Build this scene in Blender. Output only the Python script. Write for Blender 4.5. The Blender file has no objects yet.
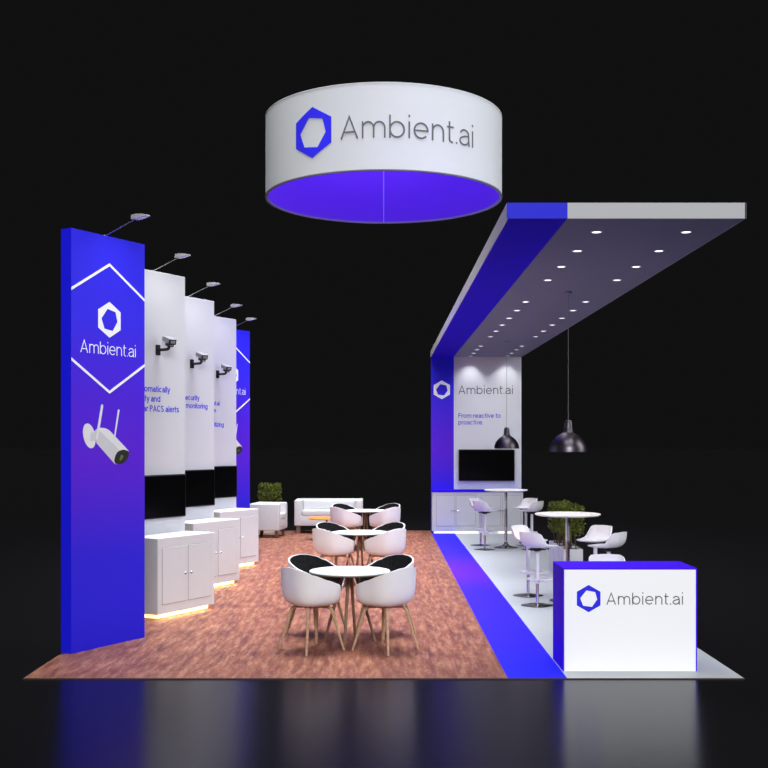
import bpy, bmesh, math, random
from mathutils import Vector, Matrix
random.seed(7)
scene = bpy.context.scene
COL = scene.collection.objects
PI = math.pi
def R(d): return math.radians(d)

# ------------------------------------------------------------------ render look
scene.view_settings.view_transform = 'Standard'
scene.view_settings.look = 'None'
scene.view_settings.exposure = 0.0
scene.cycles.use_denoising = True
scene.cycles.max_bounces = 8
scene.cycles.sample_clamp_indirect = 4.0

# ------------------------------------------------------------------ materials
def lin(c):
    return tuple((v/12.92 if v <= .04045 else ((v+.055)/1.055)**2.4) for v in c)
def rgb(r, g, b): return lin((r/255., g/255., b/255.)) + (1.,)

def mat(name, col, rough=.5, metal=0., spec=.5, emit=None, estr=0., var=.0, vscale=8., bump=0., coat=0.):
    m = bpy.data.materials.new(name); m.use_nodes = True
    nt = m.node_tree; b = nt.nodes['Principled BSDF']
    b.inputs['Base Color'].default_value = col
    b.inputs['Roughness'].default_value = rough
    b.inputs['Metallic'].default_value = metal
    b.inputs['Specular IOR Level'].default_value = spec
    b.inputs['Coat Weight'].default_value = coat
    if emit is not None:
        b.inputs['Emission Color'].default_value = emit
        b.inputs['Emission Strength'].default_value = estr
    if var > 0 or bump > 0:
        tc = nt.nodes.new('ShaderNodeTexCoord')
        n = nt.nodes.new('ShaderNodeTexNoise'); n.inputs['Scale'].default_value = vscale
        n.inputs['Detail'].default_value = 4
        nt.links.new(tc.outputs['Object'], n.inputs['Vector'])
        if var > 0:
            r = nt.nodes.new('ShaderNodeValToRGB')
            d = [max(0, c*(1-var)) for c in col[:3]] + [1]
            u = [min(1, c*(1+var)) for c in col[:3]] + [1]
            r.color_ramp.elements[0].position = .3; r.color_ramp.elements[0].color = d
            r.color_ramp.elements[1].position = .7; r.color_ramp.elements[1].color = u
            nt.links.new(n.outputs['Fac'], r.inputs['Fac'])
            nt.links.new(r.outputs['Color'], b.inputs['Base Color'])
        if bump > 0:
            bp = nt.nodes.new('ShaderNodeBump'); bp.inputs['Strength'].default_value = bump
            bp.inputs['Distance'].default_value = .01
            nt.links.new(n.outputs['Fac'], bp.inputs['Height'])
            nt.links.new(bp.outputs['Normal'], b.inputs['Normal'])
    return m

def gradient_blue():
    """royal blue with violet light from the ring sign painted in halfway up"""
    m = bpy.data.materials.new('blue_painted_violet_glow'); m.use_nodes = True
    nt = m.node_tree; b = nt.nodes['Principled BSDF']
    tc = nt.nodes.new('ShaderNodeTexCoord'); sp = nt.nodes.new('ShaderNodeSeparateXYZ')
    mr = nt.nodes.new('ShaderNodeMapRange'); mr.inputs[1].default_value = 0; mr.inputs[2].default_value = 4.02
    r = nt.nodes.new('ShaderNodeValToRGB'); e = r.color_ramp.elements
    e[0].position = 0; e[0].color = rgb(38, 32, 226)
    e[1].position = 1; e[1].color = rgb(44, 38, 240)
    for p, c in ((.22, (48, 34, 226)), (.45, (96, 34, 222)), (.60, (84, 36, 228)), (.80, (58, 46, 245))):
        k = e.new(p); k.color = rgb(*c)
    nt.links.new(tc.outputs['Object'], sp.inputs[0]); nt.links.new(sp.outputs['Z'], mr.inputs[0])
    nt.links.new(mr.outputs[0], r.inputs[0]); nt.links.new(r.outputs[0], b.inputs['Base Color'])
    b.inputs['Roughness'].default_value = .6; b.inputs['Specular IOR Level'].default_value = .2
    return m

M = {}
M['white'] = mat('white_laminate', (.80, .80, .82, 1), .45, var=.015, vscale=3, spec=.3)
M['panel'] = mat('white_panel', (.68, .695, .73, 1), .55, var=.015, vscale=2, spec=.2)
M['soffit'] = mat('grey_soffit', (.265, .30, .36, 1), .7, spec=.1, var=.01, vscale=2)
M['fascia'] = mat('pale_grey_fascia', (.44, .44, .45, 1), .6, spec=.2, var=.01, vscale=2)
M['cabinet'] = mat('white_cabinet', (.67, .68, .70, 1), .45, spec=.3, var=.015, vscale=4)
M['groove'] = mat('grey_door_edge', (.30, .29, .30, 1), .6)
M['blue'] = mat('royal_blue', (.034, .008, .86, 1), .7, spec=.03, var=.02, vscale=2)
M['blue_frame'] = mat('violet_blue_frame', (.070, .010, .96, 1), .6, spec=.06, var=.02, vscale=2)
M['blue_side'] = mat('deep_blue', (.014, .014, .98, 1), .5, spec=.2, var=.02, vscale=2)
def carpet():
    m = bpy.data.materials.new('blue_floor_painted_glow'); m.use_nodes = True
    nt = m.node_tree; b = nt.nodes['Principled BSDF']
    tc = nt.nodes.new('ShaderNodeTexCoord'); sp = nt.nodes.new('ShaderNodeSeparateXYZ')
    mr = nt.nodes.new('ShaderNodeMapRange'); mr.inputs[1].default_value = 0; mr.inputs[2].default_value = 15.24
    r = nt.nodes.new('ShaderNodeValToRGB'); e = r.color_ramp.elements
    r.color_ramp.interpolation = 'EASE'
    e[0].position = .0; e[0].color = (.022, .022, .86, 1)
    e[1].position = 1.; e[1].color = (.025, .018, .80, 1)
    for p, c in ((.12, (.028, .014, .80)), (.34, (.036, .014, .78)), (.49, (.105, .014, .74)), (.68, (.034, .014, .78))):  # violet stop paints a pool of the ring sign's light on the strip
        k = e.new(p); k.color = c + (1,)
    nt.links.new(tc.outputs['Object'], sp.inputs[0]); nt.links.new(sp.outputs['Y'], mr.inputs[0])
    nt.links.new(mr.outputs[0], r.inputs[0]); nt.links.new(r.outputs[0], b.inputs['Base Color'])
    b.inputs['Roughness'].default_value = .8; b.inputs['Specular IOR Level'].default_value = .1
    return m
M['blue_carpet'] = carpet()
M['blue_glow'] = gradient_blue()
M['logo_blue'] = mat('logo_blue', (.035, .03, .92, 1), .5, spec=.2, var=.01)
M['logo_white'] = mat('logo_white', (.92, .92, .95, 1), .5, spec=.2, var=.01, emit=(1, 1, 1, 1), estr=.12)
M['letter_grey'] = mat('letter_grey', (.13, .13, .14, 1), .6, spec=.2, var=.01)
M['text_blue'] = mat('text_blue', (.04, .035, .75, 1), .6, spec=.2, var=.01)
M['ring_out'] = mat('white_stretched_fabric', (.645, .66, .675, 1), .8, spec=.1, var=.01, vscale=2)
M['ring_in'] = mat('blue_stretched_fabric', (.10, .02, .40, 1), .8, spec=.1, var=.02, vscale=2, emit=(.09, .02, .8, 1), estr=.05)
M['alu'] = mat('aluminium', (.35, .35, .36, 1), .4, metal=.8, var=.02)
M['chrome'] = mat('chrome', (.62, .60, .63, 1), .18, metal=1., var=.01)
M['chrome_dark'] = mat('dark_chrome', (.22, .21, .22, 1), .25, metal=1., var=.02)
M['lampmetal'] = mat('polished_dark_metal', (.12, .105, .12, 1), .36, metal=1., var=.02)
M['lightbox'] = mat('lit_white_fabric', (.85, .85, .87, 1), .6, spec=.1, emit=(.96, .97, 1, 1), estr=.22, var=.005)
M['shell'] = mat('white_plastic', (.86, .85, .86, 1), .35, spec=.4, var=.01)
M['stoolshell'] = mat('white_stool_plastic', (.82, .80, .84, 1), .4, spec=.4, var=.01)
M['pad'] = mat('charcoal_fabric', (.017, .017, .019, 1), .9, spec=.15, var=.6, vscale=55, bump=.3)
M['oak'] = mat('oak_wood', (.50, .32, .19, 1), .5, var=.18, vscale=25)
M['oakdark'] = mat('dark_oak', (.22, .13, .075, 1), .55, var=.2, vscale=25)
M['oakedge'] = mat('oak_table_edge', (.30, .19, .10, 1), .6, var=.15, vscale=25)
M['top'] = mat('white_table_laminate', (.68, .72, .75, 1), .35, spec=.4, var=.01)
M['hightop'] = mat('warm_white_laminate', (.90, .88, .85, 1), .35, spec=.4, var=.01)
M['sofa'] = mat('white_leather', (.66, .67, .69, 1), .45, spec=.4, var=.02, vscale=12, bump=.05)
M['orange'] = mat('orange_lacquer', (.85, .24, .012, 1), .35, spec=.4, var=.03)
M['leg'] = mat('brown_wood_leg', (.16, .09, .06, 1), .5, var=.2, vscale=20)
M['black'] = mat('black_plastic', (.006, .006, .007, 1), .4, spec=.4, var=.1)
M['screen'] = mat('black_glass_screen', (.002, .002, .0022, 1), .16, spec=.16, var=.1)
M['lens'] = mat('downlight_lens', (.9, .9, .95, 1), .4, emit=(.93, .96, 1, 1), estr=3.0, var=.01)
M['rim'] = mat('white_trim_ring', (.75, .75, .78, 1), .4, var=.01)
M['spotlens'] = mat('frosted_lens_blue_reflection', (.40, .37, .72, 1), .5, emit=(.50, .46, .92, 1), estr=.25, var=.02)  # lilac stands in for blue light reflected in the lens
M['spothead'] = mat('silver_lamp_head', (.48, .47, .50, 1), .4, metal=.2, var=.02)
M['led'] = mat('warm_led_strip', (1, .8, .5, 1), .5, emit=(1, .66, .26, 1), estr=2.2, var=.01)
M['planter'] = mat('white_planter', (.80, .80, .82, 1), .4, spec=.4, var=.01)
M['soil'] = mat('dark_soil', (.03, .02, .013, 1), .9, var=.4, vscale=40)
M['stem'] = mat('brown_stem', (.11, .07, .035, 1), .8, var=.3, vscale=40)
M['leaf'] = mat('green_leaf', (.105, .130, .016, 1), .6, spec=.25, var=.5, vscale=9)
M['seccam'] = mat('grey_camera_housing', (.30, .30, .32, 1), .35, metal=.2, var=.03)
M['p_light'] = mat('print_light_grey', (.82, .82, .84, 1), .6, var=.02)
M['p_mid'] = mat('print_mid_grey', (.66, .66, .70, 1), .6, var=.02)
M['p_dark'] = mat('print_black', (.012, .013, .012, 1), .6, var=.1)
M['p_olive'] = mat('print_olive', (.16, .19, .02, 1), .6, var=.1)
M['edge'] = mat('brown_platform_edge', (.04, .022, .014, 1), .6, var=.1)

def wood_floor():
    m = bpy.data.materials.new('reddish_wood_floor'); m.use_nodes = True
    nt = m.node_tree; L = nt.links; b = nt.nodes['Principled BSDF']
    tc = nt.nodes.new('ShaderNodeTexCoord')
    def mapped(sx, sy):
        mp = nt.nodes.new('ShaderNodeMapping'); mp.inputs['Scale'].default_value = (sx, sy, 1)
        L.new(tc.outputs['Object'], mp.inputs['Vector']); return mp
    def noise(vec, scale, det=5, rough=.6):
        n = nt.nodes.new('ShaderNodeTexNoise'); n.inputs['Scale'].default_value = scale
        n.inputs['Detail'].default_value = det; n.inputs['Roughness'].default_value = rough
        L.new(vec.outputs[0], n.inputs['Vector']); return n
    n1 = noise(mapped(11, 1.6), 1.6, 5, .6)          # grain blotches
    n2 = noise(mapped(4.2, .5), 1.3, 4)              # broad streaks along the hall
    n3 = noise(mapped(30, 9), 1.5, 3, .7)             # fine speckle
    r1 = nt.nodes.new('ShaderNodeValToRGB'); e = r1.color_ramp.elements
    e[0].position = .35; e[0].color = rgb(118, 68, 62)
    e[1].position = .66; e[1].color = rgb(226, 176, 146)
    k = e.new(.5); k.color = rgb(174, 114, 98)
    L.new(n1.outputs['Fac'], r1.inputs['Fac'])
    r2 = nt.nodes.new('ShaderNodeValToRGB'); e = r2.color_ramp.elements
    e[0].position = .36; e[0].color = rgb(136, 78, 76)
    e[1].position = .66; e[1].color = rgb(206, 140, 104)
    L.new(n2.outputs['Fac'], r2.inputs['Fac'])
    mx = nt.nodes.new('ShaderNodeMix'); mx.data_type = 'RGBA'; mx.inputs[0].default_value = .38
    L.new(r1.outputs[0], mx.inputs[6]); L.new(r2.outputs[0], mx.inputs[7])
    r3 = nt.nodes.new('ShaderNodeValToRGB'); e = r3.color_ramp.elements
    e[0].position = .3; e[0].color = (.38, .345, .345, 1); e[1].position = .7; e[1].color = (.70, .64, .615, 1)
    L.new(n3.outputs['Fac'], r3.inputs['Fac'])
    m2 = nt.nodes.new('ShaderNodeMix'); m2.data_type = 'RGBA'; m2.blend_type = 'MULTIPLY'; m2.inputs[0].default_value = 1
    L.new(mx.outputs[2], m2.inputs[6]); L.new(r3.outputs[0], m2.inputs[7])
    # plank joints
    br = nt.nodes.new('ShaderNodeTexBrick')
    mp = nt.nodes.new('ShaderNodeMapping'); mp.inputs['Rotation'].default_value = (0, 0, PI/2)
    L.new(tc.outputs['Object'], mp.inputs['Vector']); L.new(mp.outputs[0], br.inputs['Vector'])
    br.inputs['Scale'].default_value = 1; br.inputs['Brick Width'].default_value = 1.2
    br.inputs['Row Height'].default_value = .13; br.inputs['Mortar Size'].default_value = .0025
    br.inputs['Color1'].default_value = (.94, .94, .94, 1); br.inputs['Color2'].default_value = (1.04, 1.04, 1.04, 1)
    br.inputs['Mortar'].default_value = (.82, .80, .80, 1)
    m3 = nt.nodes.new('ShaderNodeMix'); m3.data_type = 'RGBA'; m3.blend_type = 'MULTIPLY'; m3.inputs[0].default_value = 1
    L.new(m2.outputs[2], m3.inputs[6]); L.new(br.outputs['Color'], m3.inputs[7])
    L.new(m3.outputs[2], b.inputs['Base Color'])
    b.inputs['Roughness'].default_value = .55; b.inputs['Specular IOR Level'].default_value = .25
    return m
M['wood'] = wood_floor()
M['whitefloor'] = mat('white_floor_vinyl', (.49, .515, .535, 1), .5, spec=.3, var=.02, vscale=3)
def hall_mat():
    m = mat('polished_black_floor', (.0012, .0012, .0016, 1), .25, spec=.31, var=.1, vscale=2, emit=(.93, .93, 1, 1), estr=HALL_E)
    nt = m.node_tree; b = nt.nodes['Principled BSDF']; b.inputs['Anisotropic'].default_value = .6; b.inputs['Specular Tint'].default_value = (.74, .74, 1, 1)
    c = nt.nodes.new('ShaderNodeCombineXYZ'); c.inputs[1].default_value = 1.0
    nt.links.new(c.outputs[0], b.inputs['Tangent'])
    return m
HALL_E = .0044  # floor is no lamp; faint emission added to meet the background tone
M['hall'] = hall_mat()

# ------------------------------------------------------------------ geometry helpers
def BM(): return bmesh.new()
def obj(name, bm, m, parent=None, smooth=35, normals=True):
    if normals: bmesh.ops.recalc_face_normals(bm, faces=bm.faces[:])
    me = bpy.data.meshes.new(name); bm.to_mesh(me); bm.free()
    me.materials.append(M[m] if isinstance(m, str) else m)
    if smooth:
        for p in me.polygons: p.use_smooth = True
        me.set_sharp_from_angle(angle=R(smooth))
    o = bpy.data.objects.new(name, me); COL.link(o)
    if parent is not None: o.parent = parent
    return o
def tag(o, label, cat, group=None):
    o['label'] = label; o['category'] = cat; o['kind'] = 'thing'
    if group: o['group'] = group
    return o
def struct(o, label=None):
    o['kind'] = 'structure'
    if label: o['label'] = label
    return o
def thing(name, label, cat, loc=(0, 0, 0), rotz=0, group=None):
    o = bpy.data.objects.new(name, None); COL.link(o)
    o.empty_display_size = .1
    o.location = loc; o.rotation_euler = (0, 0, rotz)
    return tag(o, label, cat, group)
def copy_tree(o, parent=None):
    c = o.copy(); COL.link(c)
    if parent is not None: c.parent = parent
    for ch in list(o.children): copy_tree(ch, c)
    return c
def dup(src, label, loc, rotz=0):
    c = copy_tree(src); c.location = loc; c.rotation_euler = (0, 0, rotz); c['label'] = label
    return c

def box(bm, x0, x1, y0, y1, z0, z1, bev=0., seg=2, mtx=None):
    ret = bmesh.ops.create_cube(bm, size=1)
    vs = ret['verts']
    for v in vs:
        v.co = Vector(((x0+x1)/2 + v.co.x*(x1-x0), (y0+y1)/2 + v.co.y*(y1-y0), (z0+z1)/2 + v.co.z*(z1-z0)))
    if bev > 0:
        es = {e for v in vs for e in v.link_edges}
        r = bmesh.ops.bevel(bm, geom=list(es), offset=bev, segments=seg, profile=.6, affect='EDGES', clamp_overlap=True)
        vs = list({v for f in r['faces'] for v in f.verts} | {v for v in vs if v.is_valid})
    if mtx is not None:
        for v in vs: v.co = mtx @ v.co
    return bm
def lathe(bm, prof, seg=40, cx=0, cy=0):
    rings = []
    for r, z in prof:
        if r < 1e-6: rings.append([bm.verts.new((cx, cy, z))])
        else: rings.append([bm.verts.new((cx + r*math.cos(2*PI*i/seg), cy + r*math.sin(2*PI*i/seg), z)) for i in range(seg)])
    for a, b in zip(rings, rings[1:]):
        for i in range(seg):
            j = (i+1) % seg
            if len(a) == 1 and len(b) == 1: continue
            if len(a) == 1: bm.faces.new((a[0], b[i], b[j]))
            elif len(b) == 1: bm.faces.new((a[i], a[j], b[0]))
            else: bm.faces.new((a[i], a[j], b[j], b[i]))
    return bm
def spline(pts, n=6):
    pts = [Vector(p) for p in pts]; out = []
    ext = [2*pts[0]-pts[1]] + pts + [2*pts[-1]-pts[-2]]
    for k in range(len(pts)-1):
        a, b, c, d = ext[k:k+4]
        for i in range(n):
            t = i/n
            out.append(.5*((2*b) + (c-a)*t + (2*a-5*b+4*c-d)*t*t + (3*b-a-3*c+d)*t**3))
    out.append(pts[-1]); return out
def tube(bm, pts, rad, seg=10, cap=True):
    pts = [Vector(p) for p in pts]; n = len(pts)
    if not hasattr(rad, '__len__'): rad = [rad]*n
    elif len(rad) != n: rad = [rad[0] + (rad[-1]-rad[0])*i/(n-1) for i in range(n)]
    prev = None; rings = []
    for i, p in enumerate(pts):
        t = (pts[min(i+1, n-1)] - pts[max(i-1, 0)]).normalized()
        if prev is None:
            up = Vector((0, 0, 1)) if abs(t.z) < .9 else Vector((1, 0, 0))
            u = t.cross(up).normalized()
        else:
            u = (prev - t*prev.dot(t)).normalized()
        prev = u; w = t.cross(u)
        rings.append([bm.verts.new(p + (u*math.cos(2*PI*k/seg) + w*math.sin(2*PI*k/seg))*rad[i]) for k in range(seg)])
    for a, b in zip(rings, rings[1:]):
        for k in range(seg):
            j = (k+1) % seg; bm.faces.new((a[k], a[j], b[j], b[k]))
    if cap:
        bm.faces.new(rings[0]); bm.faces.new(rings[-1][::-1])
    return bm
def poly_xz(bm, pts, y0, y1):
    """prism from a polygon drawn in the x-z plane, front at y0"""
    f = [bm.verts.new((x, y0, z)) for x, z in pts]; b = [bm.verts.new((x, y1, z)) for x, z in pts]
    bm.faces.new(f); bm.faces.new(b[::-1])
    n = len(pts)
    for i in range(n):
        j = (i+1) % n; bm.faces.new((f[i], f[j], b[j], b[i]))
    return bm

# ---- lettering: a small stroke alphabet (cap height 1), laid in the x-z plane facing -y
XH = .735
def arc(cx, cz, rx, rz, a0, a1, n=14):
    return [(cx + rx*math.cos(R(a0+(a1-a0)*i/n)), cz + rz*math.sin(R(a0+(a1-a0)*i/n))) for i in range(n+1)]
def glyph(c, t):
    """strokes (centre lines) and advance width of a letter; t = stroke width"""
    h = t/2; X = XH; cz = X/2; rz = X/2-h
    def bowl(w): return arc(w/2, cz, w/2-h, rz, 0, 360, 32)
    def arch(x0, x1, top=X, foot=0):
        rx = (x1-x0)/2; r2 = min(rx*1.05, .34)
        return [(x1, foot)] + arc((x0+x1)/2, top-h-r2, rx, r2, 0, 180, 14)
    if c == 'A': w = .84; return [[(h, 0), (w/2, 1-h*.6), (w-h, 0)], [(w*.17, .30), (w*.83, .30)]], w
    if c == 'F': w = .60; return [[(w, 1-h), (h, 1-h), (h, 0)], [(h, .52), (w*.92, .52)]], w
    if c == 'P': w = .66; return [[(h, 0), (h, 1-h), (w*.5, 1-h)] + arc(w*.5, .72, w*.5-h, .28-h, 90, -90) + [(h, .44+h)]], w
    if c == 'C': w = .80; return [arc(w/2, .5, w/2-h, .5-h, 42, 318, 30)], w
    if c == 'S': w = .70; return [arc(w/2, .745, w/2-h-.02, .255-h, 28, 262, 16) + arc(w/2, .255, w/2-h, .255-h+.0, 82, -152, 18)], w
    if c == 'I': return [[(h, 0), (h, 1)]], t
    if c == 'l': return [[(h, 0), (h, 1)]], t
    if c == 'i': return [[(h, 0), (h, X)], [(h, 1-t*.55-.03), (h, 1-t*.55+t-.01)]], t
    if c == 'm': w = 1.06; return [[(h, 0), (h, X)], arch(h, w/2), arch(w/2, w-h)], w
    if c == 'n': w = .62; return [[(h, 0), (h, X)], arch(h, w-h)], w
    if c == 'u': w = .62; return [[(w-h, 0), (w-h, X)], [(x, X-z) for x, z in arch(h, w-h)][::1] if False else [(h, X)] + arc(w/2, h+.30, w/2-h, .30, 180, 360)], w
    if c == 'r': w = .38; return [[(h, 0), (h, X)], arc(w+.02, X-h-.30, w+.02-h, .30, 180, 92, 10)], w
    if c == 'b': w = .71; return [[(h, 0), (h, 1)], bowl(w)], w
    if c == 'd': w = .71; return [[(w-h, 0), (w-h, 1)], bowl(w)], w
    if c == 'p': w = .71; return [[(h, -.27), (h, X)], bowl(w)], w
    if c == 'q': w = .71; return [[(w-h, -.27), (w-h, X)], bowl(w)], w
    if c == 'g': w = .70; return [[(w-h, X), (w-h, -.05)] + arc(w/2, -.05, w/2-h, .23-h, 0, -160, 14), bowl(w)], w
    if c == 'o': w = .73; return [bowl(w)], w
    if c == 'c': w = .67; return [arc(w/2, cz, w/2-h, rz, 42, 318, 28)], w
    if c == 'e': w = .71; return [[(h, cz), (w-h, cz)] + arc(w/2, cz, w/2-h, rz, 0, 318, 30)], w
    if c == 'a':
        w = .64
        return [arc(w*.49, X-h-.21, w*.49-h-.02, .21, 165, 0, 14) + [(w-h-.02, .12), (w-h+.005, 0)],
                [(w-h-.02, .44)] + [(w*.5, .42)] + arc(w*.42, .21, w*.42-h, .21-h, 90, 270, 14) + arc(w*.46, .30, w*.50-h, .30-h, 270, 350, 8)], w
    if c == 's': w = .60; return [arc(w/2, .545, w/2-h-.02, X-.545-h, 25, 255, 14) + arc(w/2, .19, w/2-h, .19-h, 78, -155, 16)], w
    if c == 't': w = .36; return [[(.13, X+.21), (.13, .15)] + arc(.13+.15, .16, .15, .16-h, 180, 285, 8), [(0, X-h), (w, X-h)]], w
    if c == 'f': w = .36; return [[(.13, 0), (.13, .82)] + arc(.13+.15, .82, .15, .18-h, 180, 80, 8), [(0, X-h), (w-.02, X-h)]], w
    if c == 'v': w = .62; return [[(h*.8, X), (w/2, h*.6), (w-h*.8, X)]], w
    if c == 'y': w = .62; return [[(h*.8, X), (w/2, .03)], [(w-h*.8, X), (w/2-.04, -.16), (w/2-.12, -.25+h), (.06, -.25+h)]], w
    if c == 'z': w = .58; return [[(.02, X-h), (w-h, X-h), (h, h), (w, h)]], w
    if c == '.': return [[(h*1.15, 0), (h*1.15, t*1.15)]], t*1.15
    if c == '-': return [[(0, .36), (.34, .36)]], .34
    return [], .16
def ribbon(bm, pts, t, fx):
    P = [Vector((x, z)) for x, z in pts]
    Q = [P[0]]
    for p in P[1:]:
        if (p-Q[-1]).length > 1e-4: Q.append(p)
    P = Q; n = len(P)
    closed = (P[0]-P[-1]).length < 1e-3 and n > 4
    L, Rr = [], []
    for i in range(n):
        if closed: d0 = (P[i]-P[i-1 if i else n-2]).normalized(); d1 = (P[(i+1) if i < n-1 else 1]-P[i]).normalized()
        else:
            d1 = (P[min(i+1, n-1)]-P[min(i, n-2)]).normalized(); d0 = (P[max(i, 1)]-P[max(i-1, 0)]).normalized()
        n0 = Vector((-d0.y, d0.x)); n1 = Vector((-d1.y, d1.x)); m = n0+n1
        m = m.normalized() if m.length > 1e-4 else n0
        k = (t/2)/max(m.dot(n0), .45)
        L.append(fx(P[i]+m*k)); Rr.append(fx(P[i]-m*k))
    lv = [bm.verts.new(p) for p in L]; rv = [bm.verts.new(p) for p in Rr]
    for i in range(n-1): bm.faces.new((lv[i], rv[i], rv[i+1], lv[i+1]))
def text_bm(body, width=None, size=None, x=0, y=0, z=0, depth=.002, t=.075, gap=.155):
    """size = cap height; width (if given) sets the length of the line"""
    cur = 0; G = []
    for i, c in enumerate(body):
        st, wd = glyph(c, t)
        G.append((cur, st)); cur += wd + (gap if c != ' ' else .16)
        if c in 'rtfvy.' : cur -= .035
    tot = cur - gap
    sx = width/tot if width else size
    sz = size if size else sx
    bm = BM()
    for off, st in G:
        for s in st:
            ribbon(bm, s, t, lambda p, o=off: Vector((x + (p.x+o)*sx, y, z + p.y*sz)))
    bmesh.ops.recalc_face_normals(bm, faces=bm.faces[:])
    for f in bm.faces:
        if f.normal.y > 0: f.normal_flip()
    r = bmesh.ops.extrude_face_region(bm, geom=bm.faces[:])
    for g in r['geom']:
        if isinstance(g, bmesh.types.BMVert): g.co.y -= depth
    return bm
OUT6 = [(math.cos(R(90-60*i)), math.sin(R(90-60*i))) for i in range(6)]
IN6 = [(-.163, .60), (.475, .475), (.625, -.06), (.25, -.61), (-.40, -.525), (-.625, .025)]
def logo_bm(cx, cz, h, y=0, depth=.002, sub=1):
    """hexagonal mark with a turned hexagonal hole; h = half height"""
    bm = BM(); n = 6*8
    def walk(P):
        out = []
        for i in range(6):
            a, b = P[i], P[(i+1) % 6]
            for k in range(8):
                t = k/8; out.append((a[0]+(b[0]-a[0])*t, a[1]+(b[1]-a[1])*t))
        return out
    A = walk(OUT6); B = walk(IN6)
    rows = []
    for q in range(4):
        t = q/3
        rows.append([((A[i][0]*(1-t)+B[i][0]*t)*h+cx, (A[i][1]*(1-t)+B[i][1]*t)*h+cz) for i in range(n)])
    F = [[bm.verts.new((p[0], y-depth, p[1])) for p in r] for r in rows]
    for a, b in zip(F, F[1:]):
        for i in range(n):
            j = (i+1) % n; bm.faces.new((a[i], a[j], b[j], b[i]))
    K0 = [bm.verts.new((p[0], y, p[1])) for p in rows[0]]; K1 = [bm.verts.new((p[0], y, p[1])) for p in rows[-1]]
    for i in range(n):
        j = (i+1) % n
        bm.faces.new((F[0][i], K0[i], K0[j], F[0][j])); bm.faces.new((F[-1][i], F[-1][j], K1[j], K1[i]))
    return bm

# ------------------------------------------------------------------ camera and world
cam = bpy.data.cameras.new('camera'); co = bpy.data.objects.new('camera', cam); COL.link(co)
co.location = (0, -9.133, 2.0); co.rotation_euler = (PI/2, 0, 0)
cam.sensor_width = 36; cam.lens = 36*1080/768; cam.shift_x = .3/768; cam.shift_y = 57.9/768; cam.clip_end = 300
scene.camera = co
w = bpy.data.worlds.new('dark_hall'); scene.world = w; w.use_nodes = True
w.node_tree.nodes['Background'].inputs[0].default_value = (.0055, .0055, .0058, 1)
w.node_tree.nodes['Background'].inputs[1].default_value = 1.0

# ------------------------------------------------------------------ setting: floors
bm = BM(); box(bm, -300, 300, -30, 900, -.12, -.008)
struct(obj('floor', bm, 'hall', smooth=0), 'polished black hall floor')
bm = BM(); box(bm, -3.05, 1.05, .006, 15.24, -.008, 0)
struct(obj('floor_wood', bm, 'wood', smooth=0), 'reddish brown wood floor of the stand')
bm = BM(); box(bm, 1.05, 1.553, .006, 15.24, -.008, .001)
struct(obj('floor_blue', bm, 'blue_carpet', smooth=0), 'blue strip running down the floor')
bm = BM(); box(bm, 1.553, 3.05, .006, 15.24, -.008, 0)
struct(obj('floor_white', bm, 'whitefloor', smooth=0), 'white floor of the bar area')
bm = BM(); box(bm, -3.054, 3.054, -.002, .006, -.008, .001)
struct(obj('trim_1', bm, 'edge', smooth=0), 'thin brown front edge of the platform')

# ------------------------------------------------------------------ back wall with counter side
wall = bpy.data.objects.new('wall_back', None); COL.link(wall); wall.location = (0, 14.79, 0)
struct(wall, 'end wall of the stand, white with a blue column on its left')
bm = BM(); box(bm, 1.553, 3.05, 0, .2, 0, 3.888, .003, 1); obj('white_panel', bm, mat('white_wall_panel', (.80, .82, .86, 1), .6, spec=.2, var=.01, vscale=2), wall)
bm = BM(); box(bm, 1.05, 1.553, -.002, .2, 0, 3.888, .003, 1); obj('blue_column', bm, 'blue_glow', wall)
obj('logo', logo_bm(1.287, 3.154, .208, -.002), 'logo_white', wall)
obj('lettering', text_bm('Ambient.ai', width=1.205, size=.187, x=1.655, y=0, z=3.06, t=.098), 'letter_grey', wall)
obj('slogan_lettering', text_bm('From reactive to', width=.935, size=.102, x=1.655, y=0, z=2.533, t=.135, gap=.12), 'text_blue', wall)
obj('slogan_lettering', text_bm('proactive.', width=.545, size=.102, x=1.655, y=0, z=2.385, t=.135, gap=.12), 'text_blue', wall)

# ------------------------------------------------------------------ canopy
cp = thing('canopy', 'long grey and blue canopy reaching forward from the end wall over the bar tables', 'canopy', (0, 0, 3.888))
cp['kind'] = 'structure'
bm = BM(); box(bm, 1.553, 3.05, .0, 14.99, 0, .127); obj('soffit_panel', bm, 'soffit', cp, smooth=0)
bm = BM(); box(bm, 1.053, 1.553, .0, 14.99, 0, .127); obj('blue_band', bm, 'blue', cp, smooth=0)
bm = BM(); box(bm, 1.553, 3.06, -.012, -.001, -.001, .132); box(bm, 3.051, 3.062, -.012, 14.99, -.001, .132)
obj('fascia', bm, 'fascia', cp, smooth=0)
bm = BM(); box(bm, 1.041, 1.553, -.012, -.001, -.001, .132); obj('blue_fascia', bm, mat('bright_blue_fascia', (.012, .012, .62, 1), .6, spec=.2, var=.01), cp, smooth=0)
bm = BM(); box(bm, 1.041, 1.052, -.0005, 14.99, -.001, .132); obj('side_fascia', bm, 'white', cp, smooth=0)

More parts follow.
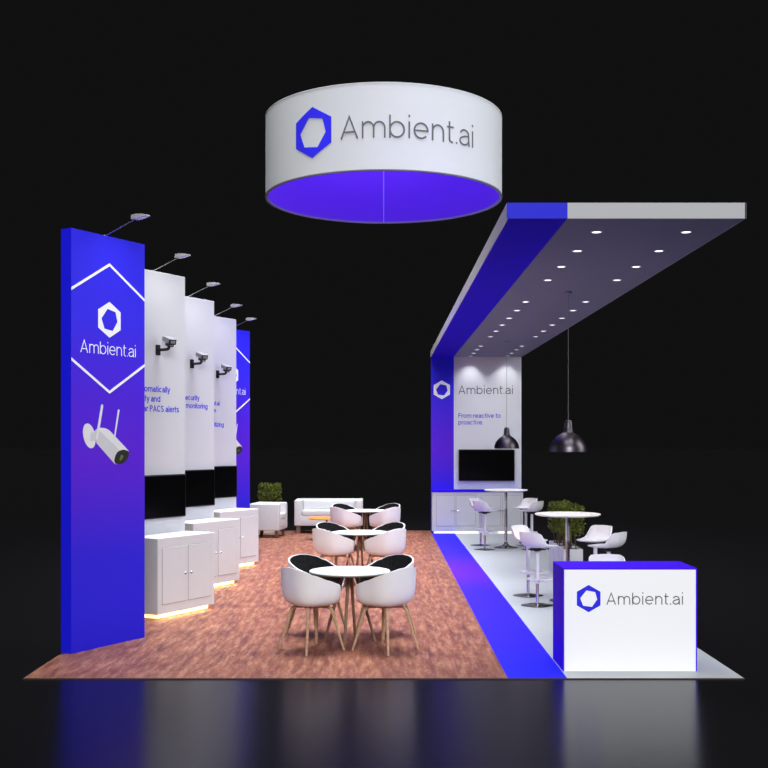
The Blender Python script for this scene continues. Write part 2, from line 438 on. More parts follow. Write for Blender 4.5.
ORD = ['first', 'second', 'third', 'fourth', 'fifth', 'sixth', 'seventh', 'eighth', 'ninth', 'tenth', 'eleventh', 'twelfth', 'thirteenth', 'fourteenth']
DY = [.56, 1.52, 2.48, 3.44, 5.39, 6.35, 7.31, 8.27, 9.23, 10.2, 12.1, 12.95, 13.8, 14.55]
proto = None
for side, X in (('left', 1.91), ('right', 2.715)):
    for i, Y in enumerate(DY):
        lab = 'small round recessed downlight, %s from the front in the %s row under the canopy' % (ORD[i], side)
        if proto is None:
            proto = thing('downlight', lab, 'light', (X, Y, 3.888), 0, 'recessed downlights in the canopy')
            bm = BM(); lathe(bm, [(.040, -.001), (.041, -.008), (.050, -.008), (.054, -.004), (.054, 0)], 28); obj('trim_ring', bm, 'rim', proto)
            bm = BM(); lathe(bm, [(0, -.0035), (.040, -.0035), (.040, 0)], 28); obj('lens', bm, 'lens', proto)
        else: dup(proto, lab, (X, Y, 3.888))

# ------------------------------------------------------------------ pendant lamps
def pendant(X, Y, label):
    t = thing('pendant_lamp', label, 'lamp', (X, Y, 0), 0, 'pendant lamps over the bar tables')
    zb = 1.875
    bm = BM(); lathe(bm, [(0, 3.86), (.035, 3.86), (.045, 3.875), (.045, 3.888), (0, 3.888)], 24); obj('ceiling_rose', bm, 'alu', t)
    bm = BM(); tube(bm, [(0, 0, zb+.40), (0, 0, 3.865)], .004, 8); obj('cord', bm, 'alu', t)
    out = [(.232, 0), (.229, .05), (.215, .095), (.19, .14), (.158, .178), (.12, .21), (.085, .232), (.066, .246), (.060, .262),
           (.055, .27), (.052, .33), (.047, .375), (.040, .392), (.02, .40), (0, .40)]
    inn = [(0, .24), (.08, .226), (.15, .175), (.185, .137), (.21, .092), (.224, .048), (.227, 0)]
    bm = BM(); lathe(bm, [(r, zb+z) for r, z in inn + out], 48); obj('lamp_shade', bm, 'lampmetal', t)
    la = bpy.data.lights.new('pendant_beam', 'SPOT'); la.energy = 22; la.spot_size = R(115); la.spot_blend = .5; la.shadow_soft_size = .03; la.color = (1, .93, .84)
    lo = bpy.data.objects.new('pendant_beam', la); COL.link(lo); lo.parent = t; lo.location = (0, 0, zb+.15)
    return t
pendant(2.319, 4.44, 'dark metal pendant lamp hanging over the nearer bar table on a long cord')
pendant(2.309, 11.15, 'dark metal pendant lamp further back, hanging in front of the white end wall')

# ------------------------------------------------------------------ television helper (thing, wall mounted; local: x along wall, front -y)
def television(label, loc, rotz, w_, h_, group=None):
    t = thing('television', label, 'television', loc, rotz, group)
    bm = BM(); box(bm, -w_/2, w_/2, -.055, -.02, -h_/2, h_/2, .006, 2); obj('casing', bm, 'black', t)
    bm = BM(); box(bm, -w_/2+.012, w_/2-.012, -.058, -.0545, -h_/2+.012, h_/2-.016, .001, 1); obj('screen', bm, 'screen', t)
    bm = BM(); box(bm, -.12, .12, -.0205, 0, -.10, .10, .004, 1); obj('wall_bracket', bm, 'black', t)
    return t
television('wide black flat television on the white end wall above the counter', (2.276, 14.79, 1.486), 0, 1.237, .695)

# ------------------------------------------------------------------ storage counter along the back wall
ct = thing('storage_counter', 'long white storage counter with blue top against the end wall', 'counter', (1.055, 14.79, 0))
W = 1.985
bm = BM(); box(bm, .0, W, -.37, -.022, .05, .906, .004, 1); obj('body', bm, 'cabinet', ct)
bm = BM(); box(bm, -.008, W+.008, -.385, -.022, .906, .952, .004, 1); obj('countertop', bm, 'blue', ct)
bm = BM(); box(bm, .04, W-.04, -.30, -.01, .0, .05); obj('plinth', bm, 'cabinet', ct)
bm = BM(); box(bm, .05, W-.05, -.325, -.3005, .004, .040); obj('light_strip', bm, mat('cool_led_strip', (1, 1, .95, 1), .5, emit=(1, .95, .80, 1), estr=1.1, var=.01), ct)
for k, (a, b) in enumerate(((.095, .485), (.525, .945), (1.08, 1.49), (1.535, 1.935))):
    bm = BM(); box(bm, a-.006, b+.006, -.3715, -.369, .165, .835); d0 = obj('door', bm, 'groove', ct)
    bm = BM(); box(bm, a, b, -.376, -.371, .171, .829, .002, 1); obj('door_face', bm, 'cabinet', d0)
    hx = b-.03 if k % 2 == 0 else a+.03
    bm = BM(); box(bm, hx-.05, hx+.05, -.392, -.375, .495, .507, .003, 1); obj('handle', bm, 'chrome', d0)

# ------------------------------------------------------------------ reception counter
rc = thing('reception_counter', 'white lit reception counter with blue frame at the front right corner', 'counter', (1.562, .283, 0))
W, D, H = 1.17, .55, .90
bm = BM()
box(bm, 0, .012, 0, D, 0, H); box(bm, W-.012, W, 0, D, 0, H); box(bm, .012, W-.012, 0, D, H-.014, H); box(bm, .012, W-.012, D-.02, D, 0, H-.014)
obj('frame', bm, 'blue_frame', rc, smooth=0)
bm = BM(); box(bm, .012, W-.012, -.004, D-.03, 0.0, H-.014, .002, 1); obj('front_panel', bm, 'lightbox', rc)
obj('logo', logo_bm(.224, .635, .119, -.004), 'logo_blue', rc)
obj('lettering', text_bm('Ambient.ai', width=.668, size=.104, x=.378, y=-.004, z=.582, t=.098), mat('mid_grey_lettering', (.22, .22, .23, 1), .6, spec=.2, var=.01), rc)

# ------------------------------------------------------------------ towers and panels on the left
EX, EY = .5, math.sqrt(3)/2
ROT = R(60)
XR = -2.447
def base(Yr, dx=0.): return (XR + dx - .5*EX, Yr - .5*EY, 0)
HT = 4.02
def tower(Yr, label):
    t = thing('display_tower', label, 'tower', base(Yr), ROT, 'blue logo towers')
    bm = BM(); box(bm, -.5, .5, .0, .004, 0, HT); obj('front_graphic', bm, 'blue_glow', t, smooth=0)
    bm = BM(); box(bm, -.5, .5, .004, .135, 0, HT); obj('body', bm, 'blue_side', t, smooth=0)
    # hexagon outline cut off by both edges
    for zc, zm in ((3.447, 3.742), (2.783, 2.488)):
        bm = BM(); lw = .014
        poly_xz(bm, [(-.499, zc-lw), (0, zm-lw), (.499, zc-lw), (.499, zc+lw), (0, zm+lw), (-.499, zc+lw)], -.003, 0)
        obj('hexagon_outline', bm, 'logo_white', t, smooth=0)
    obj('logo', logo_bm(0, 3.20, .176, 0, .003), 'logo_white', t)
    obj('lettering', text_bm('Ambient.ai', width=.752, size=.120, x=-.385, y=0, z=2.856, depth=.003, t=.066), 'logo_white', t)
    # printed picture of a camera
    g = BM()
    ell = [(-.269+.082*math.cos(a)-.012*math.sin(a), 2.058+.118*math.sin(a)-.02*math.cos(a)) for a in [2*PI*i/32 for i in range(32)]]
    poly_xz(g, ell, -.0010, 0); pr = obj('camera_picture', g, 'p_light', t, smooth=0)
    g = BM(); poly_xz(g, [(-.255, 2.085), (-.173, 2.115), (-.166, 2.010), (-.255, 2.005)], -.0014, 0); obj('picture_neck', g, 'p_mid', pr, smooth=0)
    g = BM(); poly_xz(g, [(.062, 2.05), (.080, 2.05), (.140, 2.317), (.127, 2.325), (.116, 2.317)], -.0016, 0); a1 = g
    obj('picture_antenna', a1, 'p_light', pr, smooth=0)
    body = [(-.187, 2.117), (-.160, 2.132), (-.118, 2.138), (-.075, 2.136), (-.033, 2.127), (.005, 2.109), (.038, 2.084), (.267, 1.911), (.154, 1.778), (.075, 1.780), (-.173, 1.986), (-.190, 2.04)]
    g = BM(); poly_xz(g, body, -.0020, 0); obj('picture_body', g, 'p_mid', pr, smooth=0)
    hl = [(-.165, 2.125), (-.118, 2.138), (-.075, 2.136), (-.033, 2.127), (.005, 2.109), (.038, 2.084), (.267, 1.911), (.172, 1.925), (.140, 1.915), (-.10, 2.085)]
    g = BM(); poly_xz(g, hl, -.0024, 0); obj('picture_highlight', g, 'p_light', pr, smooth=0)
    lens = [(.139, 1.913), (.198, 1.923), (.250, 1.912), (.268, 1.893), (.270, 1.86), (.245, 1.825), (.205, 1.795), (.160, 1.779), (.115, 1.779), (.075, 1.787), (.064, 1.821), (.080, 1.865), (.105, 1.898)]
    g = BM(); poly_xz(g, lens, -.0028, 0); obj('picture_lens', g, 'p_dark', pr, smooth=0)
    g = BM(); poly_xz(g, [(.168+.020*math.cos(a), 1.851+.020*math.sin(a)) for a in [2*PI*i/16 for i in range(16)]], -.0032, 0)
    poly_xz(g, [(.150+.013*math.cos(a), 1.828+.013*math.sin(a)) for a in [2*PI*i/16 for i in range(16)]], -.0032, 0)
    obj('picture_glint', g, 'p_olive', pr, smooth=0)
    g = BM(); poly_xz(g, [(-.186, 2.03), (-.160, 2.02), (-.086, 2.350), (-.095, 2.367), (-.112, 2.362), (-.117, 2.345)], -.0032, 0)
    obj('picture_antenna', g, 'p_light', pr, smooth=0)
    return t
tower(1.92, 'blue tower at the front left corner with full hexagon outline and white logo')
tower(10.61, 'blue tower at the far end of the panel row, mostly hidden behind the white panels')

def panel(Yr, label, lines, x0, size):
    t = thing('display_stand', label, 'panel', base(Yr, .012), ROT, 'white display panels')
    bm = BM(); box(bm, -.5, .5, 0, .12, 0, HT, .003, 1); obj('body', bm, 'panel', t)
    for s, zz in lines: obj('lettering', text_bm(s, size=size, width=None, x=x0, y=0, z=zz, t=.15, gap=.10), 'text_blue', t)
    return t
PY = (4.11, 6.38, 8.71)
panel(PY[0], 'tall white panel beside the front blue tower, lettering about alerts', [('Automatically', 2.59), ('verify and', 2.475), ('clear PACS alerts', 2.358)], -.378, .074)
panel(PY[1], 'tall white panel second from the front, lettering about monitoring', [('All security', 2.583), ('and monitoring', 2.47)], -.31, .074)
panel(PY[2], 'tall white panel furthest back of the three, just before the far blue tower', [('Ambient.ai', 2.588), ('platform', 2.475), ('system', 2.36), ('AI-prioritizing', 2.245)], -.40, .074)

WHICH = ['front white panel', 'middle white panel', 'rearmost white panel']
for i, Yr in enumerate(PY):
    b = base(Yr, .012)
    television('black flat television mounted on the %s above its cabinet' % WHICH[i], (b[0], b[1], 1.352), ROT, .90, .515, 'televisions on the panels')

# security cameras on the panels
def seccam(Yr, label):
    b = base(Yr, .012)
    t = thing('security_camera', label, 'camera', (b[0], b[1], 3.09), ROT, 'security cameras on the panels')
    bm = BM(); box(bm, -.035, .035, -.022, 0, -.062, .062, .008, 2); obj('wall_plate', bm, 'black', t)
    bm = BM(); tube(bm, spline([(0, -.02, 0), (0, -.12, .0), (0, -.165, .006), (0, -.18, .03), (0, -.18, .085)], 4), .018, 10); obj('arm', bm, 'black', t)
    # housing looks outward and down, turned towards the front of the stand
    mt = Matrix.Translation((0, -.18, .105)) @ Matrix.Rotation(R(-20), 4, 'Z') @ Matrix.Rotation(R(16), 4, 'X')
    bm = BM(); box(bm, -.040, .040, -.085, .10, -.026, .026, .012, 3, mt); h = obj('housing', bm, 'seccam', t)
    bm = BM(); box(bm, -.048, .048, -.105, .115, .028, .034, .003, 1, mt); obj('sunshield', bm, 'seccam', h)
    bm = BM(); box(bm, -.047, .047, -.098, -.083, -.032, .030, .014, 3, mt); obj('bezel', bm, 'black', h)
    bm = BM(); box(bm, -.030, .030, -.101, -.097, -.017, .017, .012, 3, mt); obj('lens', bm, 'seccam', h)
    bm = BM(); box(bm, -.034, .034, -.075, .02, -.066, -.030, .008, 2, mt); q = obj('lamp_unit', bm, 'black', t)
    bm = BM(); box(bm, -.022, .022, -.078, -.074, -.054, -.042, .004, 2, mt); obj('lens', bm, 'seccam', q)
    return t
for i, Yr in enumerate(PY): seccam(Yr, 'grey security camera on a black arm fixed high on the %s' % WHICH[i])

# spotlights on arms over each panel and tower
def armspot(Yr, label, dz=0):
    b = base(Yr)
    t = thing('arm_spotlight', label, 'light', (b[0], b[1], HT), ROT, 'arm spotlights over the panels')
    bm = BM(); box(bm, -.02, .02, .05, .10, 0, .02, .004, 1); obj('clamp', bm, 'alu', t)
    bm = BM(); tube(bm, [(0, .07, .012), (0, .045, .014), (0, -.345, .138)], .005, 8); obj('arm', bm, 'alu', t)
    mt = Matrix.Translation((0, -.335, .142)) @ Matrix.Rotation(R(-4), 4, 'X') @ Matrix.Diagonal((.60, .68, .55, 1))
    bm = BM()
    sec = [(0.03, -.015, .062), (-.04, -.024, .066), (-.16, -.016, .045), (-.25, -.006, .012)]
    rows = []
    for yy, z0, z1 in sec:
        wv = .062 if yy > -.2 else .045
        rows.append([bm.verts.new(mt @ Vector(p)) for p in ((-wv, yy, z0), (wv, yy, z0), (wv*.8, yy, z1), (-wv*.8, yy, z1))])
    for a, c in zip(rows, rows[1:]):
        for k in range(4): bm.faces.new((a[k], a[(k+1) % 4], c[(k+1) % 4], c[k]))
    bm.faces.new(rows[0]); bm.faces.new(rows[-1][::-1])
    hd = obj('lamp_head', bm, 'spothead', t)
    bm = BM()
    vs = [bm.verts.new(mt @ Vector(p)) for p in ((-.052, -.035, -.0255), (.052, -.035, -.0255), (.052, -.16, -.0180), (.038, -.235, -.0095), (-.038, -.235, -.0095), (-.052, -.16, -.0180))]
    bm.faces.new(vs)
    r = bmesh.ops.extrude_face_region(bm, geom=bm.faces[:])
    for g in r['geom']:
        if isinstance(g, bmesh.types.BMVert): g.co.z += .003
    obj('lens', bm, 'spotlens', hd)
    la = bpy.data.lights.new('spot_beam', 'SPOT'); la.energy = 4; la.spot_size = R(110); la.spot_blend = 1; la.shadow_soft_size = .06
    la.color = (1, .97, .95)
    lo = bpy.data.objects.new('spot_beam', la); COL.link(lo); lo.parent = t
    lo.location = (0, -.45, .09); lo.rotation_euler = (R(28), 0, 0)
    return t
armspot(1.92, 'silver arm spotlight over the front blue tower')
for i, Yr in enumerate(PY): armspot(Yr, 'silver arm spotlight over the %s' % WHICH[i])
armspot(10.61, 'silver arm spotlight over the far blue tower, last of the row')

# cabinets in front of the panels
def cabinet(Yr, label):
    t = thing('cabinet', label, 'cabinet', base(Yr, -.008), ROT, 'white cabinets under the panels')
    D = .48
    bm = BM(); box(bm, -.5, .5, -D, -.026, .05, .912, .004, 1); obj('body', bm, 'cabinet', t)
    bm = BM(); box(bm, -.44, .42, -D+.07, -.03, 0, .05); obj('plinth', bm, 'cabinet', t)
    bm = BM(); box(bm, -.46, .42, -D+.035, -D+.055, .006, .044); box(bm, -.475, -.455, -D+.035, -.035, .006, .044); obj('light_strip', bm, 'led', t)
    for s, (a, b_) in ((-1, (-.425, -.022)), (1, (.022, .425))):
        bm = BM(); box(bm, a-.005, b_+.005, -D-.0015, -D+.001, .155, .805); d0 = obj('door', bm, 'groove', t)
        bm = BM(); box(bm, a, b_, -D-.006, -D-.001, .160, .800, .002, 1); obj('door_face', bm, 'cabinet', d0)
        kx = -.05 if s < 0 else .05
        bm = BM(); lathe(bm, [(0, .026), (.010, .026), (.014, .020), (.012, .012), (.006, .008), (.006, 0)], 16)
        for v in bm.verts: v.co = Vector((kx+v.co.x, -D-.006-v.co.z, .48+v.co.y))
        obj('knob', bm, 'chrome', d0)
    la = bpy.data.lights.new('plinth_glow', 'AREA'); la.shape = 'RECTANGLE'; la.size = .95; la.size_y = .03; la.energy = 2.2; la.color = (1, .66, .30)
    lo = bpy.data.objects.new('plinth_glow', la); COL.link(lo); lo.parent = t; lo.location = (-.01, -D+.028, .046); lo.rotation_euler = (R(-12), 0, 0)
    return t
for i, Yr in enumerate(PY):
    cabinet(Yr, 'white two-door cabinet with glowing base in front of the %s' % WHICH[i])

# ------------------------------------------------------------------ hanging ring sign
RC, RR, Z0, Z1 = (0, 7.62), 1.823, 5.765, 6.965
rg = thing('hanging_sign', 'large round white hanging sign with blue inside, high above the stand', 'sign', (RC[0], RC[1], 0))
bm = BM(); lathe(bm, [(RR, Z0), (RR, Z1)], 128); obj('outer_fabric', bm, 'ring_out', rg, normals=False, smooth=60)
bm = BM(); lathe(bm, [(RR-.035, Z0), (RR-.035, Z1)], 128); obj('inner_fabric', bm, 'ring_in', rg, normals=False, smooth=60)
bm = BM(); lathe(bm, [(RR-.037, Z0+.012), (RR-.037, Z0-.012), (RR+.004, Z0-.012), (RR+.004, Z0+.006)], 128); obj('frame', bm, mat('grey_sign_frame', (.16, .15, .18, 1), .7, spec=.2, var=.02), rg)
bm = BM(); lathe(bm, [(RR-.037, Z1), (RR-.037, Z1+.012), (RR+.004, Z1+.012), (RR+.004, Z1-.002)], 128); obj('top_frame', bm, 'ring_out', rg)
bm = BM(); box(bm, -.006, .006, RR-.046, RR-.037, Z0, Z1); obj('seam', bm, mat('violet_seam', (.30, .22, .85, 1), .7, var=.02), rg)
def wrap(bm, rad):
    for v in bm.verts:
        a = v.co.x/RR; r = rad - v.co.y
        v.co = Vector((r*math.sin(a), -r*math.cos(a), v.co.z))
    return bm
obj('logo', wrap(logo_bm(R(-33.4)*RR, 6.363, .36, 0, .004), RR+.003), 'logo_blue', rg)
tb = text_bm('Ambient.ai', width=R(63.7)*RR, size=.318, x=R(-19.3)*RR, y=0, z=6.205, depth=.004, t=.075)
bmesh.ops.subdivide_edges(tb, edges=[e for e in tb.edges if e.calc_length() > .08], cuts=3)
obj('lettering', wrap(tb, RR+.003), 'letter_grey', rg)
# ------------------------------------------------------------------ moulded shells (chair and stool)
def supr(a, b, n, ph):
    c, s = abs(math.cos(ph)), abs(math.sin(ph))
    return ((c/a)**n + (s/b)**n)**(-1/n)
def lerp_tab(tab, d):
    for (a, va), (b, vb) in zip(tab, tab[1:]):
        if a <= d <= b:
            t = (d-a)/(b-a); t = t*t*(3-2*t)*.5 + t*.5
            return va + (vb-va)*t
    return tab[-1][1]
def shell(bm, radius, rimz, zb, n, thick, umax=1., lean=.12, inset=0., zin=None, NP=64, NU=16, dish=0.):
    """cup surface: phi=0 is the front (+x)"""
    rows = []
    cen = bm.verts.new((0, 0, zb - dish))
    for j in range(1, NU+1):
        u = j/NU*umax; th = u*PI/2; row = []
        for i in range(NP):
            ph = 2*PI*i/NP; d = abs(((math.degrees(ph)+180) % 360) - 180)
            zr = lerp_tab(rimz, d) - (inset if zin is None else zin); Rr = radius(ph, d) - inset
            h = max(zr - zb, .012)
            r = Rr*math.sin(th)**(2/n); z = zb + h*(1-max(math.cos(th), 0)**(2/n))
            r *= (1-lean) + lean*min(1, (z-zb)/.30)**.7 if h > .1 else 1.0 - lean*(1-u)*.3
            row.append(bm.verts.new((r*math.cos(ph), r*math.sin(ph), z)))
        rows.append(row)
    for i in range(NP): bm.faces.new((cen, rows[0][i], rows[0][(i+1) % NP]))
    for a, b in zip(rows, rows[1:]):
        for i in range(NP):
            k = (i+1) % NP; bm.faces.new((a[i], b[i], b[k], a[k]))
    bmesh.ops.recalc_face_normals(bm, faces=bm.faces[:])
    bmesh.ops.solidify(bm, geom=bm.faces[:], thickness=thick)
    return bm

CH_RIM = [(0, .455), (20, .468), (34, .52), (46, .60), (60, .645), (90, .692), (120, .745), (140, .785), (160, .805), (180, .812)]
def chair_r(ph, d): return supr(.262, .270, 2.8, ph) * (1 + .03*max(0, math.cos(R(180-d)))) * (.93 if d < 20 else (.93+.07*min(1, (d-20)/30)))
def make_chair(label):
    t = thing('tub_chair', label, 'chair', (0, 0, 0), 0, 'white tub chairs at the round tables')
    bm = BM(); shell(bm, chair_r, CH_RIM, .432, 5.2, .014, lean=.05); obj('seat_shell', bm, 'shell', t, smooth=60)
    bm = BM(); shell(bm, chair_r, CH_RIM, .463, 5.2, .008, umax=1., inset=.0165, zin=.007, lean=.05)
    obj('seat_pad', bm, 'pad', t, smooth=60)
    bm = BM(); lathe(bm, [(0, .405), (.07, .405), (.075, .42), (.075, .434), (0, .434)], 24); obj('seat_mount', bm, 'oak', t)
    for k in range(4):
        a = R(45+90*k); c, s = math.cos(a), math.sin(a)
        P = [(.03, .418), (.11, .418), (.165, .412), (.196, .385), (.212, .34), (.262, .17), (.316, .0)]
        pts = spline([(c*r, s*r, z) for r, z in P], 5)
        rr = [.0165 if p.z > .35 else .0165 - .0055*(1-p.z/.35) for p in pts]
        bm = BM(); tube(bm, pts, rr, 10); obj('leg', bm, 'oak', t)
    return t
def make_table(label):
    t = thing('round_table', label, 'table', (0, 0, 0), 0, 'round cafe tables')
    bm = BM(); lathe(bm, [(0, .696), (.398, .696), (.405, .701), (.405, .708), (.402, .711), (0, .711)], 64); obj('tabletop', bm, 'top', t)
    bm = BM(); lathe(bm, [(0, .676), (.372, .682), (.4035, .694), (.4035, .6965), (0, .6965)], 64); obj('top_edge', bm, 'oakedge', t)
    for a in (170, 260, 350, 80):
        c, s = math.cos(R(a)), math.sin(R(a))
        bm = BM(); tube(bm, [(c*.065, s*.065, .679), (c*.26, s*.26, 0)], [.020, .013], 10); obj('leg', bm, 'oakdark', t)
    return t
TX, TY = -.34, (1.70, 6.32, 11.22)
SETN = ['front', 'middle', 'rear']
OFF = [((-.355, -.44), 40, 'near left'), ((.355, -.44), 140, 'near right'), ((-.355, .44), -42, 'far left'), ((.355, .44), -138, 'far right')]
tab0 = ch0 = None
for i, Y in enumerate(TY):
    lab = 'white round table with splayed wooden legs, the %s of three in the row' % SETN[i]
    if tab0 is None: tab0 = make_table(lab); tab0.location = (TX, Y, 0)
    else: dup(tab0, lab, (TX, Y, 0))
    for (dx, dy), a, nm in OFF:
        lab = 'white tub chair with charcoal pad at the %s side of the %s round table' % (nm, SETN[i])
        if ch0 is None:
            ch0 = make_chair(lab); ch0.location = (TX+dx, Y+dy, 0); ch0.rotation_euler.z = R(a)
        else: dup(ch0, lab, (TX+dx, Y+dy, 0), R(a))

# ------------------------------------------------------------------ bar tables and stools
def make_bar_table(label):
    t = thing('bar_table', label, 'table', (0, 0, 0), 0, 'tall bar tables')
    bm = BM(); lathe(bm, [(0, 1.068), (.32, 1.068), (.385, 1.074), (.408, 1.084), (.412, 1.092), (.406, 1.099), (0, 1.10)], 64); obj('tabletop', bm, 'hightop', t)
    bm = BM(); lathe(bm, [(.027, .03), (.027, 1.05), (.06, 1.055), (.06, 1.068), (0, 1.068)], 28); obj('pole', bm, 'chrome', t)
    bm = BM(); lathe(bm, [(0, 0), (.228, 0), (.230, .006), (.20, .014), (.13, .026), (.07, .045), (.04, .075), (.030, .11), (0, .11)], 48); obj('base', bm, 'chrome_dark', t)
    return t
ST_RIM = [(0, .728), (70, .735), (95, .748), (108, .775), (119, .835), (129, .886), (142, .904), (180, .908)]
def stool_r(ph, d):
    k = max(0, -math.cos(R(d)))
    return supr(.195 if d > 90 else .245, .192, 3.2, ph) * (1+.03*k)
def make_stool(label):
    t = thing('bar_stool', label, 'stool', (0, 0, 0), 0, 'white bar stools')
    bm = BM(); shell(bm, stool_r, ST_RIM, .706, 3.3, .012, lean=.08, NU=18, NP=96, dish=.004); obj('seat_shell', bm, 'stoolshell', t, smooth=60)
    bm = BM(); box(bm, -.09, .08, -.085, .085, .680, .694, .006, 1); lathe(bm, [(0, .665), (.04, .665), (.06, .686), (0, .686)], 20); box(bm, -.05, .05, -.05, .05, .697, .712); obj('seat_mount', bm, 'black', t)
    bm = BM(); lathe(bm, [(.023, .27), (.025, .274), (.025, .672), (.0, .672)], 24); obj('upper_pole', bm, 'stoolshell', t)
    bm = BM(); lathe(bm, [(.019, .008), (.019, .28)], 24); obj('lower_pole', bm, 'chrome', t)
    # footrest: flat hoop held by the sleeve, reaching forward
    bm = BM()
    for x0, x1, y0, y1 in ((-.02, .24, -.135, -.120), (-.02, .24, .120, .135), (.225, .240, -.12, .12), (-.035, -.02, -.135, .135), (-.02, .02, -.121, .121)):
        box(bm, x0, x1, y0, y1, .305, .330, .003, 1)
    obj('footrest', bm, 'stoolshell', t)
    bm = BM(); n = 48; prof = [(0, .0), (.94, .0), (1., .004), (1., .007), (.9, .010), (.3, .016), (.2, .022), (0, .024)]
    rows = [[bm.verts.new((f*supr(.175, .175, 3.4, 2*PI*i/n)*math.cos(2*PI*i/n) if f else 0, f*supr(.175, .175, 3.4, 2*PI*i/n)*math.sin(2*PI*i/n) if f else 0, z)) for i in range(n)] for f, z in prof]
    for a, b in zip(rows, rows[1:]):
        for i in range(n): bm.faces.new((a[i], a[(i+1) % n], b[(i+1) % n], b[i]))
    bmesh.ops.remove_doubles(bm, verts=bm.verts[:], dist=1e-5)
    obj('base', bm, 'chrome_dark', t)
    return t
BT = [(2.315, 4.46, 'nearer bar table'), (2.312, 11.3, 'far bar table near the end wall')]
bt0 = st0 = None
SO = [((-.437, -.39), 43, 'near left'), ((-.437, .45), -43, 'far left'), ((.437, -.39), 137, 'near right'), ((.437, .45), -137, 'far right')]
for X, Y, nm in BT:
    lab = 'tall round white-topped bar table on a chrome pole, the %s one' % nm.split()[0]
    if bt0 is None: bt0 = make_bar_table(lab); bt0.location = (X, Y, 0)
    else: dup(bt0, lab, (X, Y, 0))
    for (dx, dy), a, pos in SO:
        lab = 'white bar stool %s of the %s' % (pos, nm)
        if st0 is None:
            st0 = make_stool(lab); st0.location = (X+dx, Y+dy, 0); st0.rotation_euler.z = R(a)
        else: dup(st0, lab, (X+dx, Y+dy, 0), R(a))
dup(st0, 'white bar stool behind the reception counter, only its back showing above the top', (2.16, 1.20, 0), R(-90))

# ------------------------------------------------------------------ lounge furniture
sf = thing('sofa', 'white two-seat sofa on short wooden legs at the far back', 'sofa', (-1.207, 14.43, 0))
bm = BM(); box(bm, -.745, .745, 0, .66, .17, .40, .02, 2); obj('seat_base', bm, 'sofa', sf)
bm = BM(); box(bm, -.745, .745, .46, .665, .36, .735, .035, 3); obj('backrest', bm, 'sofa', sf)
for s in (-1, 1):
    bm = BM(); box(bm, min(s*.745, s*.585), max(s*.745, s*.585), -.004, .60, .172, .728, .03, 3); obj('armrest', bm, 'sofa', sf)
bm = BM(); box(bm, -.58, .58, -.008, .47, .385, .505, .03, 3); obj('seat_cushion', bm, 'sofa', sf)
bm = BM(); box(bm, -.575, .575, .40, .50, .50, .705, .035, 3); obj('back_cushion', bm, 'sofa', sf)
for sx in (-.66, .66):
    for sy in (.07, .60):
        bm = BM(); box(bm, sx-.045, sx+.045, sy-.04, sy+.04, 0, .172, .004, 1); obj('leg', bm, 'leg', sf)

ac = thing('armchair', 'white boxy armchair turned side-on beside the far blue tower', 'armchair', (-2.41, 13.70, 0), R(-8))
# faces +x
bm = BM(); box(bm, -.34, .29, -.38, .38, .155, .40, .02, 2); obj('seat_base', bm, 'sofa', ac)
bm = BM(); box(bm, -.34, -.17, -.38, .38, .36, .715, .035, 3); obj('backrest', bm, 'sofa', ac)
for s in (-1, 1):
    bm = BM(); box(bm, -.345, .295, min(s*.385, s*.235), max(s*.385, s*.235), .157, .71, .025, 3); obj('armrest', bm, 'sofa', ac)
bm = BM(); box(bm, -.18, .305, -.23, .23, .385, .50, .03, 3); obj('seat_cushion', bm, 'sofa', ac)
for sx in (-.25, .22):
    for sy in (-.30, .30):
        bm = BM(); box(bm, sx-.03, sx+.03, sy-.03, sy+.03, 0, .157, .004, 1); obj('leg', bm, 'leg', ac)

ot = thing('coffee_table', 'low round orange table in front of the white sofa', 'table', (-1.165, 12.95, 0))
bm = BM(); lathe(bm, [(0, .425), (.36, .425), (.385, .435), (.385, .446), (.38, .45), (0, .45)], 48); obj('tabletop', bm, 'orange', ot)
bm = BM(); lathe(bm, [(.022, .02), (.022, .42), (.06, .426), (0, .426)], 20); obj('pole', bm, 'chrome_dark', ot)
bm = BM(); lathe(bm, [(0, 0), (.20, 0), (.20, .01), (.05, .022), (.022, .04), (0, .04)], 32); obj('base', bm, 'chrome_dark', ot)

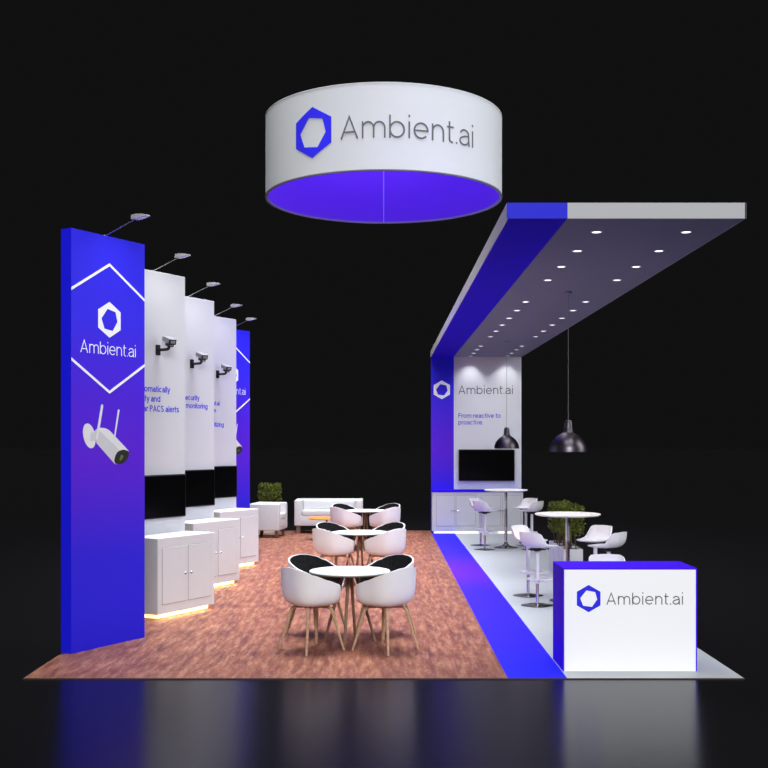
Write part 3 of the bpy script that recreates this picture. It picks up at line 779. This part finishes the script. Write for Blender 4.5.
# ------------------------------------------------------------------ planters
def planter(name, label, loc, w_, d_, h_, ftop, fbot, seed, nleaf=900, group=None, nstem=10):
    rnd = random.Random(seed)
    t = thing(name, label, 'plant', loc, 0, group)
    bm = BM()
    a, b = w_/2, d_/2; th = .018
    box(bm, -a, a, -b, -b+th, 0, h_, .003, 1); box(bm, -a, a, b-th, b, 0, h_, .003, 1)
    box(bm, -a, -a+th, -b+th, b-th, 0, h_, .003, 1); box(bm, a-th, a, -b+th, b-th, 0, h_, .003, 1); box(bm, -a+th, a-th, -b+th, b-th, 0, .03)
    obj('planter_box', bm, 'planter', t)
    bm = BM(); box(bm, -a+th, a-th, -b+th, b-th, .03, h_-.025); obj('soil', bm, 'soil', t, smooth=0)
    bm = BM(); tips = []
    for k in range(nstem):
        x, y = rnd.uniform(-a*.75, a*.75), rnd.uniform(-b*.8, b*.8)
        p = [(x, y, h_-.03)]
        for q in range(1, 5):
            p.append((x + rnd.uniform(-.03, .03), y + rnd.uniform(-.03, .03), h_ + (ftop-h_-.08)*q/4))
        tube(bm, spline(p, 3), [.008, .004], 6)
    obj('stems', bm, 'stem', t)
    bm = BM()
    fa, fb = a*1.08, b*1.08
    for k in range(nleaf):
        x = rnd.uniform(-fa, fa); y = rnd.uniform(-fb, fb)
        zz = rnd.random()**.72
        z = fbot + (ftop-fbot)*zz
        if z < fbot + .12*(ftop-fbot) and rnd.random() < .5: continue
        # push many to the clipped outer faces
        if rnd.random() < .45:
            f = rnd.randrange(3)
            if f == 0: x = math.copysign(fa, x)*rnd.uniform(.9, 1.06)
            elif f == 1: y = math.copysign(fb, y)*rnd.uniform(.9, 1.06)
            else: z = ftop*rnd.uniform(.965, 1.02)
        L = rnd.uniform(.028, .05); wv = L*.42
        d = Vector((rnd.gauss(0, 1), rnd.gauss(0, 1), rnd.gauss(.35, .8))).normalized()
        s = d.cross(Vector((rnd.gauss(0, 1), rnd.gauss(0, 1), rnd.gauss(0, 1)))).normalized()
        c = Vector((x, y, z)); nrm = d.cross(s)
        v = [bm.verts.new(c), bm.verts.new(c + d*L*.5 + s*wv + nrm*.004), bm.verts.new(c + d*L), bm.verts.new(c + d*L*.5 - s*wv + nrm*.004)]
        bm.faces.new((v[0], v[1], v[2])); bm.faces.new((v[0], v[2], v[3]))
    fo = obj('foliage', bm, 'leaf', t, smooth=0, normals=False)
    return t
PN = ['nearest the front in its row', 'between two others in its row', 'furthest back in its row']
for k in range(3):
    planter('planter', 'green bush in white box planter, %s by the bar table' % PN[k], (2.755, 6.78+.475*k, 0), .28, .45, .44, 1.035, .60, 11+k, 1500, 'planters beside the bar table')
planter('planter', 'green clipped bush standing behind the white armchair', (-2.53, 14.85, 0), .42, .42, .45, 1.05, .60, 31, 1500)

# ------------------------------------------------------------------ lights
def area(name, loc, target, sx, sy, power, col=(1, 1, 1), spread=180):
    la = bpy.data.lights.new(name, 'AREA'); la.shape = 'RECTANGLE'; la.size = sx; la.size_y = sy; la.energy = power; la.color = col
    lo = bpy.data.objects.new(name, la); COL.link(lo); lo.location = loc
    la.spread = R(spread)
    lo.rotation_euler = (Vector(target)-Vector(loc)).to_track_quat('-Z', 'Y').to_euler()
    return lo
area('key_soft', (1.5, -15, 9), (0, 5, 1.5), 8, 6, 2750, (.97, .98, 1))
area('overhead_soft', (-.3, 8.2, 14), (-.3, 8.2, 0), 8, 13.5, 1500, (.96, .98, 1), 62)
area('side_soft', (13, 3, 7), (-2.5, 6, 1.5), 6, 8, 650, (.97, .98, 1))
rl = bpy.data.lights.new('ring_glow', 'AREA'); rl.shape = 'DISK'; rl.size = 3.3; rl.energy = 90; rl.color = (.16, .08, 1)
ro = bpy.data.objects.new('ring_glow', rl); COL.link(ro); ro.parent = rg; ro.location = (0, 0, Z1-.06)
# scallops on the end wall from the last two downlights, and beams onto the bar floor
for X in (1.91, 2.715):
    for Y in DY:
        e = 32 if Y < 14 else 20
        la = bpy.data.lights.new('downlight_beam', 'SPOT'); la.energy = e; la.spot_size = R(105) if Y < 4 else R(124) if Y < 10 else R(140) if Y < 14 else R(110); la.spot_blend = .9; la.shadow_soft_size = .03
        la.color = (.95, .97, 1)
        lo = bpy.data.objects.new('downlight_beam', la); COL.link(lo); lo.location = (X, Y, 3.87)
